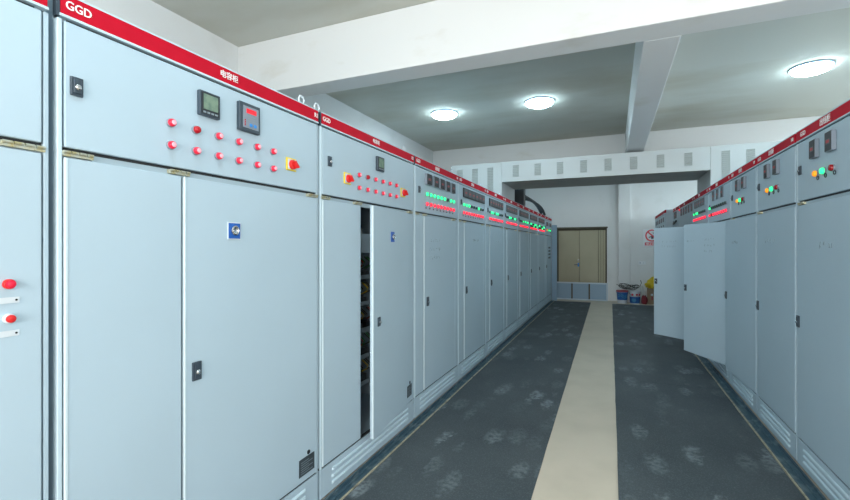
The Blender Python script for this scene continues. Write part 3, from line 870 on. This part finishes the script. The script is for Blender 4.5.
# black cable duct and cables behind it
o = MB().box(-1.83, -1.64, 8.95, 9.12, 2.1985, H-0.002).build('cable_trunking', 'black_plastic', bevel=0.006)
tag(o, 'black vertical cable trunking rising from the far left cabinets', 'trunking')
for i in range(5):
    dy = i*0.10
    x = -1.80 + 0.05*i
    pts = []
    P0, P1, P2, P3 = Vector((-1.78+0.028*i, 9.14, 2.52-0.045*(i % 3))), Vector((x+0.03, 10.1, 2.60-0.045*i)), Vector((x+0.08, 11.5-dy*2.2, 2.52-0.02*i)), Vector((x+0.08, 11.9-dy*2.0, 2.228))
    for k in range(19):
        u = k/18
        pts.append(P0*(1-u)**3 + P1*3*u*(1-u)**2 + P2*3*u*u*(1-u) + P3*u**3)
    o = MB().tube(pts, 0.021, 8).build('power_cable', 'black_plastic', smooth=True)
    tag(o, 'thick black power cable arching from the trunking onto the far left cabinets', 'cable', 'black cables at the trunking')

# ------------------------------------------------------------------ end wall items
sg = thing('no_smoking_sign', 'white and red no smoking sign on the end wall', 'sign', (0.945, YE-0.012, 1.68))
MB().box(-0.208, 0.208, 0, 0.010, -0.228, 0.228).build('sign_board', 'sign_white', sg, bevel=0.002, seg=1)
cz = 0.055
m = MB()
ro, ri = 0.158, 0.124
n = 40
m.rings([[(ro*math.cos(2*PI*i/n), -0.002, cz+ro*math.sin(2*PI*i/n)) for i in range(n)], [(ri*math.cos(2*PI*i/n), -0.002, cz+ri*math.sin(2*PI*i/n)) for i in range(n)]], False, False)
m.rings([[(ro*math.cos(2*PI*i/n), 0.0, cz+ro*math.sin(2*PI*i/n)) for i in range(n)], [(ro*math.cos(2*PI*i/n), -0.002, cz+ro*math.sin(2*PI*i/n)) for i in range(n)]], False, False)
m.build('red_ring', 'sign_red', sg)
a = R(-45)
m = MB()
q = [(-0.135,-0.016),(0.135,-0.016),(0.135,0.016),(-0.135,0.016)]
m.rings([[(x*math.cos(a)-z*math.sin(a), yy, cz+x*math.sin(a)+z*math.cos(a)) for x, z in q] for yy in (-0.0005, -0.003)])
m.build('red_slash', 'sign_red', sg)
m = MB()
a = R(20)
q = [(-0.08,-0.012),(0.07,-0.012),(0.07,0.012),(-0.08,0.012)]
m.rings([[(x*math.cos(a)-z*math.sin(a), yy, cz-0.02+x*math.sin(a)+z*math.cos(a)) for x, z in q] for yy in (-0.0003, -0.0016)])
m.box(-0.02, 0.035, -0.0016, -0.0003, cz-0.085, cz-0.030)
m.tube([(0.02,-0.001,cz+0.03),(0.035,-0.001,cz+0.055),(0.02,-0.001,cz+0.075),(0.03,-0.001,cz+0.095)], 0.006, 5)
m.build('cigarette', 'sign_black', sg)
bd = MB().box(-0.165, 0.165, -0.002, 0.0, -0.200, -0.120).build('caption_band', 'sign_red', sg)
lettering('禁止吸烟', 0.068, bd, 0, -0.0028, -0.187, align='CENTER', bold=0.001)

o = thing('wall_socket', 'small white wall socket below the no smoking sign', 'socket', (0.72, YE-0.002, 1.025))
MB().box(-0.085, 0.085, -0.012, 0, -0.045, 0.045).build('plate', 'sign_white', o, bevel=0.004)
MB().box(-0.062, -0.045, -0.016, -0.011, -0.018, 0.02).build('rocker', 'grey_face', o)
MB().box(0.02, 0.036, -0.016, -0.011, -0.018, 0.02).build('rocker', 'tag_white', o)

def bucket(x, y, lab, style):
    t = thing('paint_bucket', lab, 'bucket', (x, y, 0.0), R(8), 'paint buckets by the end wall')
    MB().lathe([(0.105,0.0),(0.112,0.01),(0.132,0.30),(0.139,0.305),(0.139,0.325),(0.128,0.327),(0.124,0.30),(0.105,0.03)], n=28).build('pail', 'bucket_white', t, smooth=True)
    if style == 0:
        MB().lathe([(0.1195,0.09),(0.1335,0.285),(0.1325,0.286),(0.118,0.09)], n=28).build('label_band', 'bucket_blue', t, smooth=True)
        m = MB()
        for dz in (0, 0.05):
            m.tube([(0.131*math.cos(R(-140+i*10)), 0.131*math.sin(R(-140+i*10)), 0.17+dz+0.03*math.sin(i*0.7)) for i in range(10)], 0.012, 6)
        m.build('swoosh', 'bucket_cyan', t)
        MB().lathe([(0.137,0.29),(0.142,0.305),(0.142,0.328),(0.137,0.331)], n=28).build('rim', 'bucket_red', t, smooth=True)
    else:
        MB().lathe([(0.1135,0.02),(0.1265,0.18),(0.1245,0.18),(0.112,0.02)], n=28).build('label_band', 'bucket_blue', t, smooth=True)
        for aa in (-125, -80, -50):
            MB().lathe([(0.026,0.0),(0.026,0.004)], (0,0,0), '-y', 12).build('spot', 'sign_red', t, (0.131*math.cos(R(aa)), 0.131*math.sin(R(aa)), 0.235), (0, 0, R(aa+90)))
        MB().lathe([(0.05,0.0),(0.05,0.004)], (0,0,0), '-y', 12).build('spot', 'bucket_cyan', t, (0.118*math.cos(R(-110)), 0.118*math.sin(R(-110)), 0.10), (0, 0, R(-20)))
    MB().tube([(0.14*math.cos(R(i*18)), -0.14*math.sin(R(i*18))*0.9, 0.29-0.10*math.sin(R(i*18))) for i in range(11)], 0.004, 6).build('bail_handle', 'chrome', t)
bucket(0.235, 12.38, 'blue and white paint bucket with a red rim, beside the pilaster', 0)
bucket(0.530, 12.40, 'white paint bucket with a blue lower half and red spots', 1)
m = MB()
random.seed(3)
for k in range(6):
    cx, cy = 0.42+random.uniform(-0.08,0.08), 12.42
    ra = random.uniform(0.08, 0.17)
    ph = random.uniform(0, 6)
    m.tube([(cx+ra*1.25*math.cos(2*PI*i/24), cy+ra*0.8*math.sin(2*PI*i/24), 0.395+0.010*k+0.03*math.sin(2*PI*i/24*2+ph)+0.04*math.sin(2*PI*i/24+ph*2)) for i in range(24)], 0.007, 6, True)
m.tube([(0.55,12.42,0.37),(0.64,12.40,0.43),(0.68,12.40,0.53),(0.66,12.40,0.60)], 0.009, 6)
m.tube([(0.28,12.42,0.37),(0.18,12.40,0.45),(0.10,12.40,0.47)], 0.009, 6)
tag(m.build('wire_coil', 'wire_dark', smooth=True), 'tangled coil of dark wire lying across the two paint buckets', 'wire')

def blob(name, mt, loc, sx, sy, sz, lab, cat, seed, crumple=0.16):
    me = bpy.data.meshes.new(name)
    bm = bmesh.new()
    bmesh.ops.create_icosphere(bm, subdivisions=3, radius=1)
    rnd = random.Random(seed)
    ks = [(Vector((rnd.gauss(0,1), rnd.gauss(0,1), rnd.gauss(0,1)))*(3 if crumple < 0.4 else 4.5), rnd.uniform(0, 6)) for _ in range(9)]
    for v in bm.verts:
        p = v.co.copy()
        s = 1 + crumple*sum(math.sin(k.dot(p)+ph) for k, ph in ks)/3
        z = p.z*s
        if z < -0.55: z = -0.55
        v.co = (p.x*s*sx, p.y*s*sy, (z+0.55)*sz)
    bm.to_mesh(me); bm.free()
    me.materials.append(MATS[mt])
    o = link(name, me, None, loc)
    return tag(o, lab, cat)
blob('red_sack', 'red_bag', (0.745, 12.36, 0.0), 0.07, 0.08, 0.14, 'small dark red sack between bucket and cardboard box', 'bag', 2)
blob('white_sack', 'white_bag', (0.715, 12.61, 0.0), 0.075, 0.085, 0.27, 'white plastic sack against the end wall behind the red sack', 'bag', 5)
bx = thing('cardboard_box', 'brown cardboard box on the floor under the yellow bag', 'box', (0.975, 12.58, 0.0), R(-4))
MB().box(-0.155, 0.155, -0.14, 0.14, 0.0, 0.385).build('box_body', 'cardboard', bx, bevel=0.004)
MB().box(-0.07, -0.02, -0.1425, -0.1395, 0.21, 0.26).build('sticker', 'tag_white', bx)
MB().box(-0.055, -0.02, -0.1425, -0.1395, 0.10, 0.19).build('print_mark', 'bucket_red', bx)
blob('yellow_bag', 'yellow_bag', (0.96, 12.57, 0.386), 0.165, 0.125, 0.135, 'crumpled yellow bag lying on top of the cardboard box', 'bag', 11, 0.42)
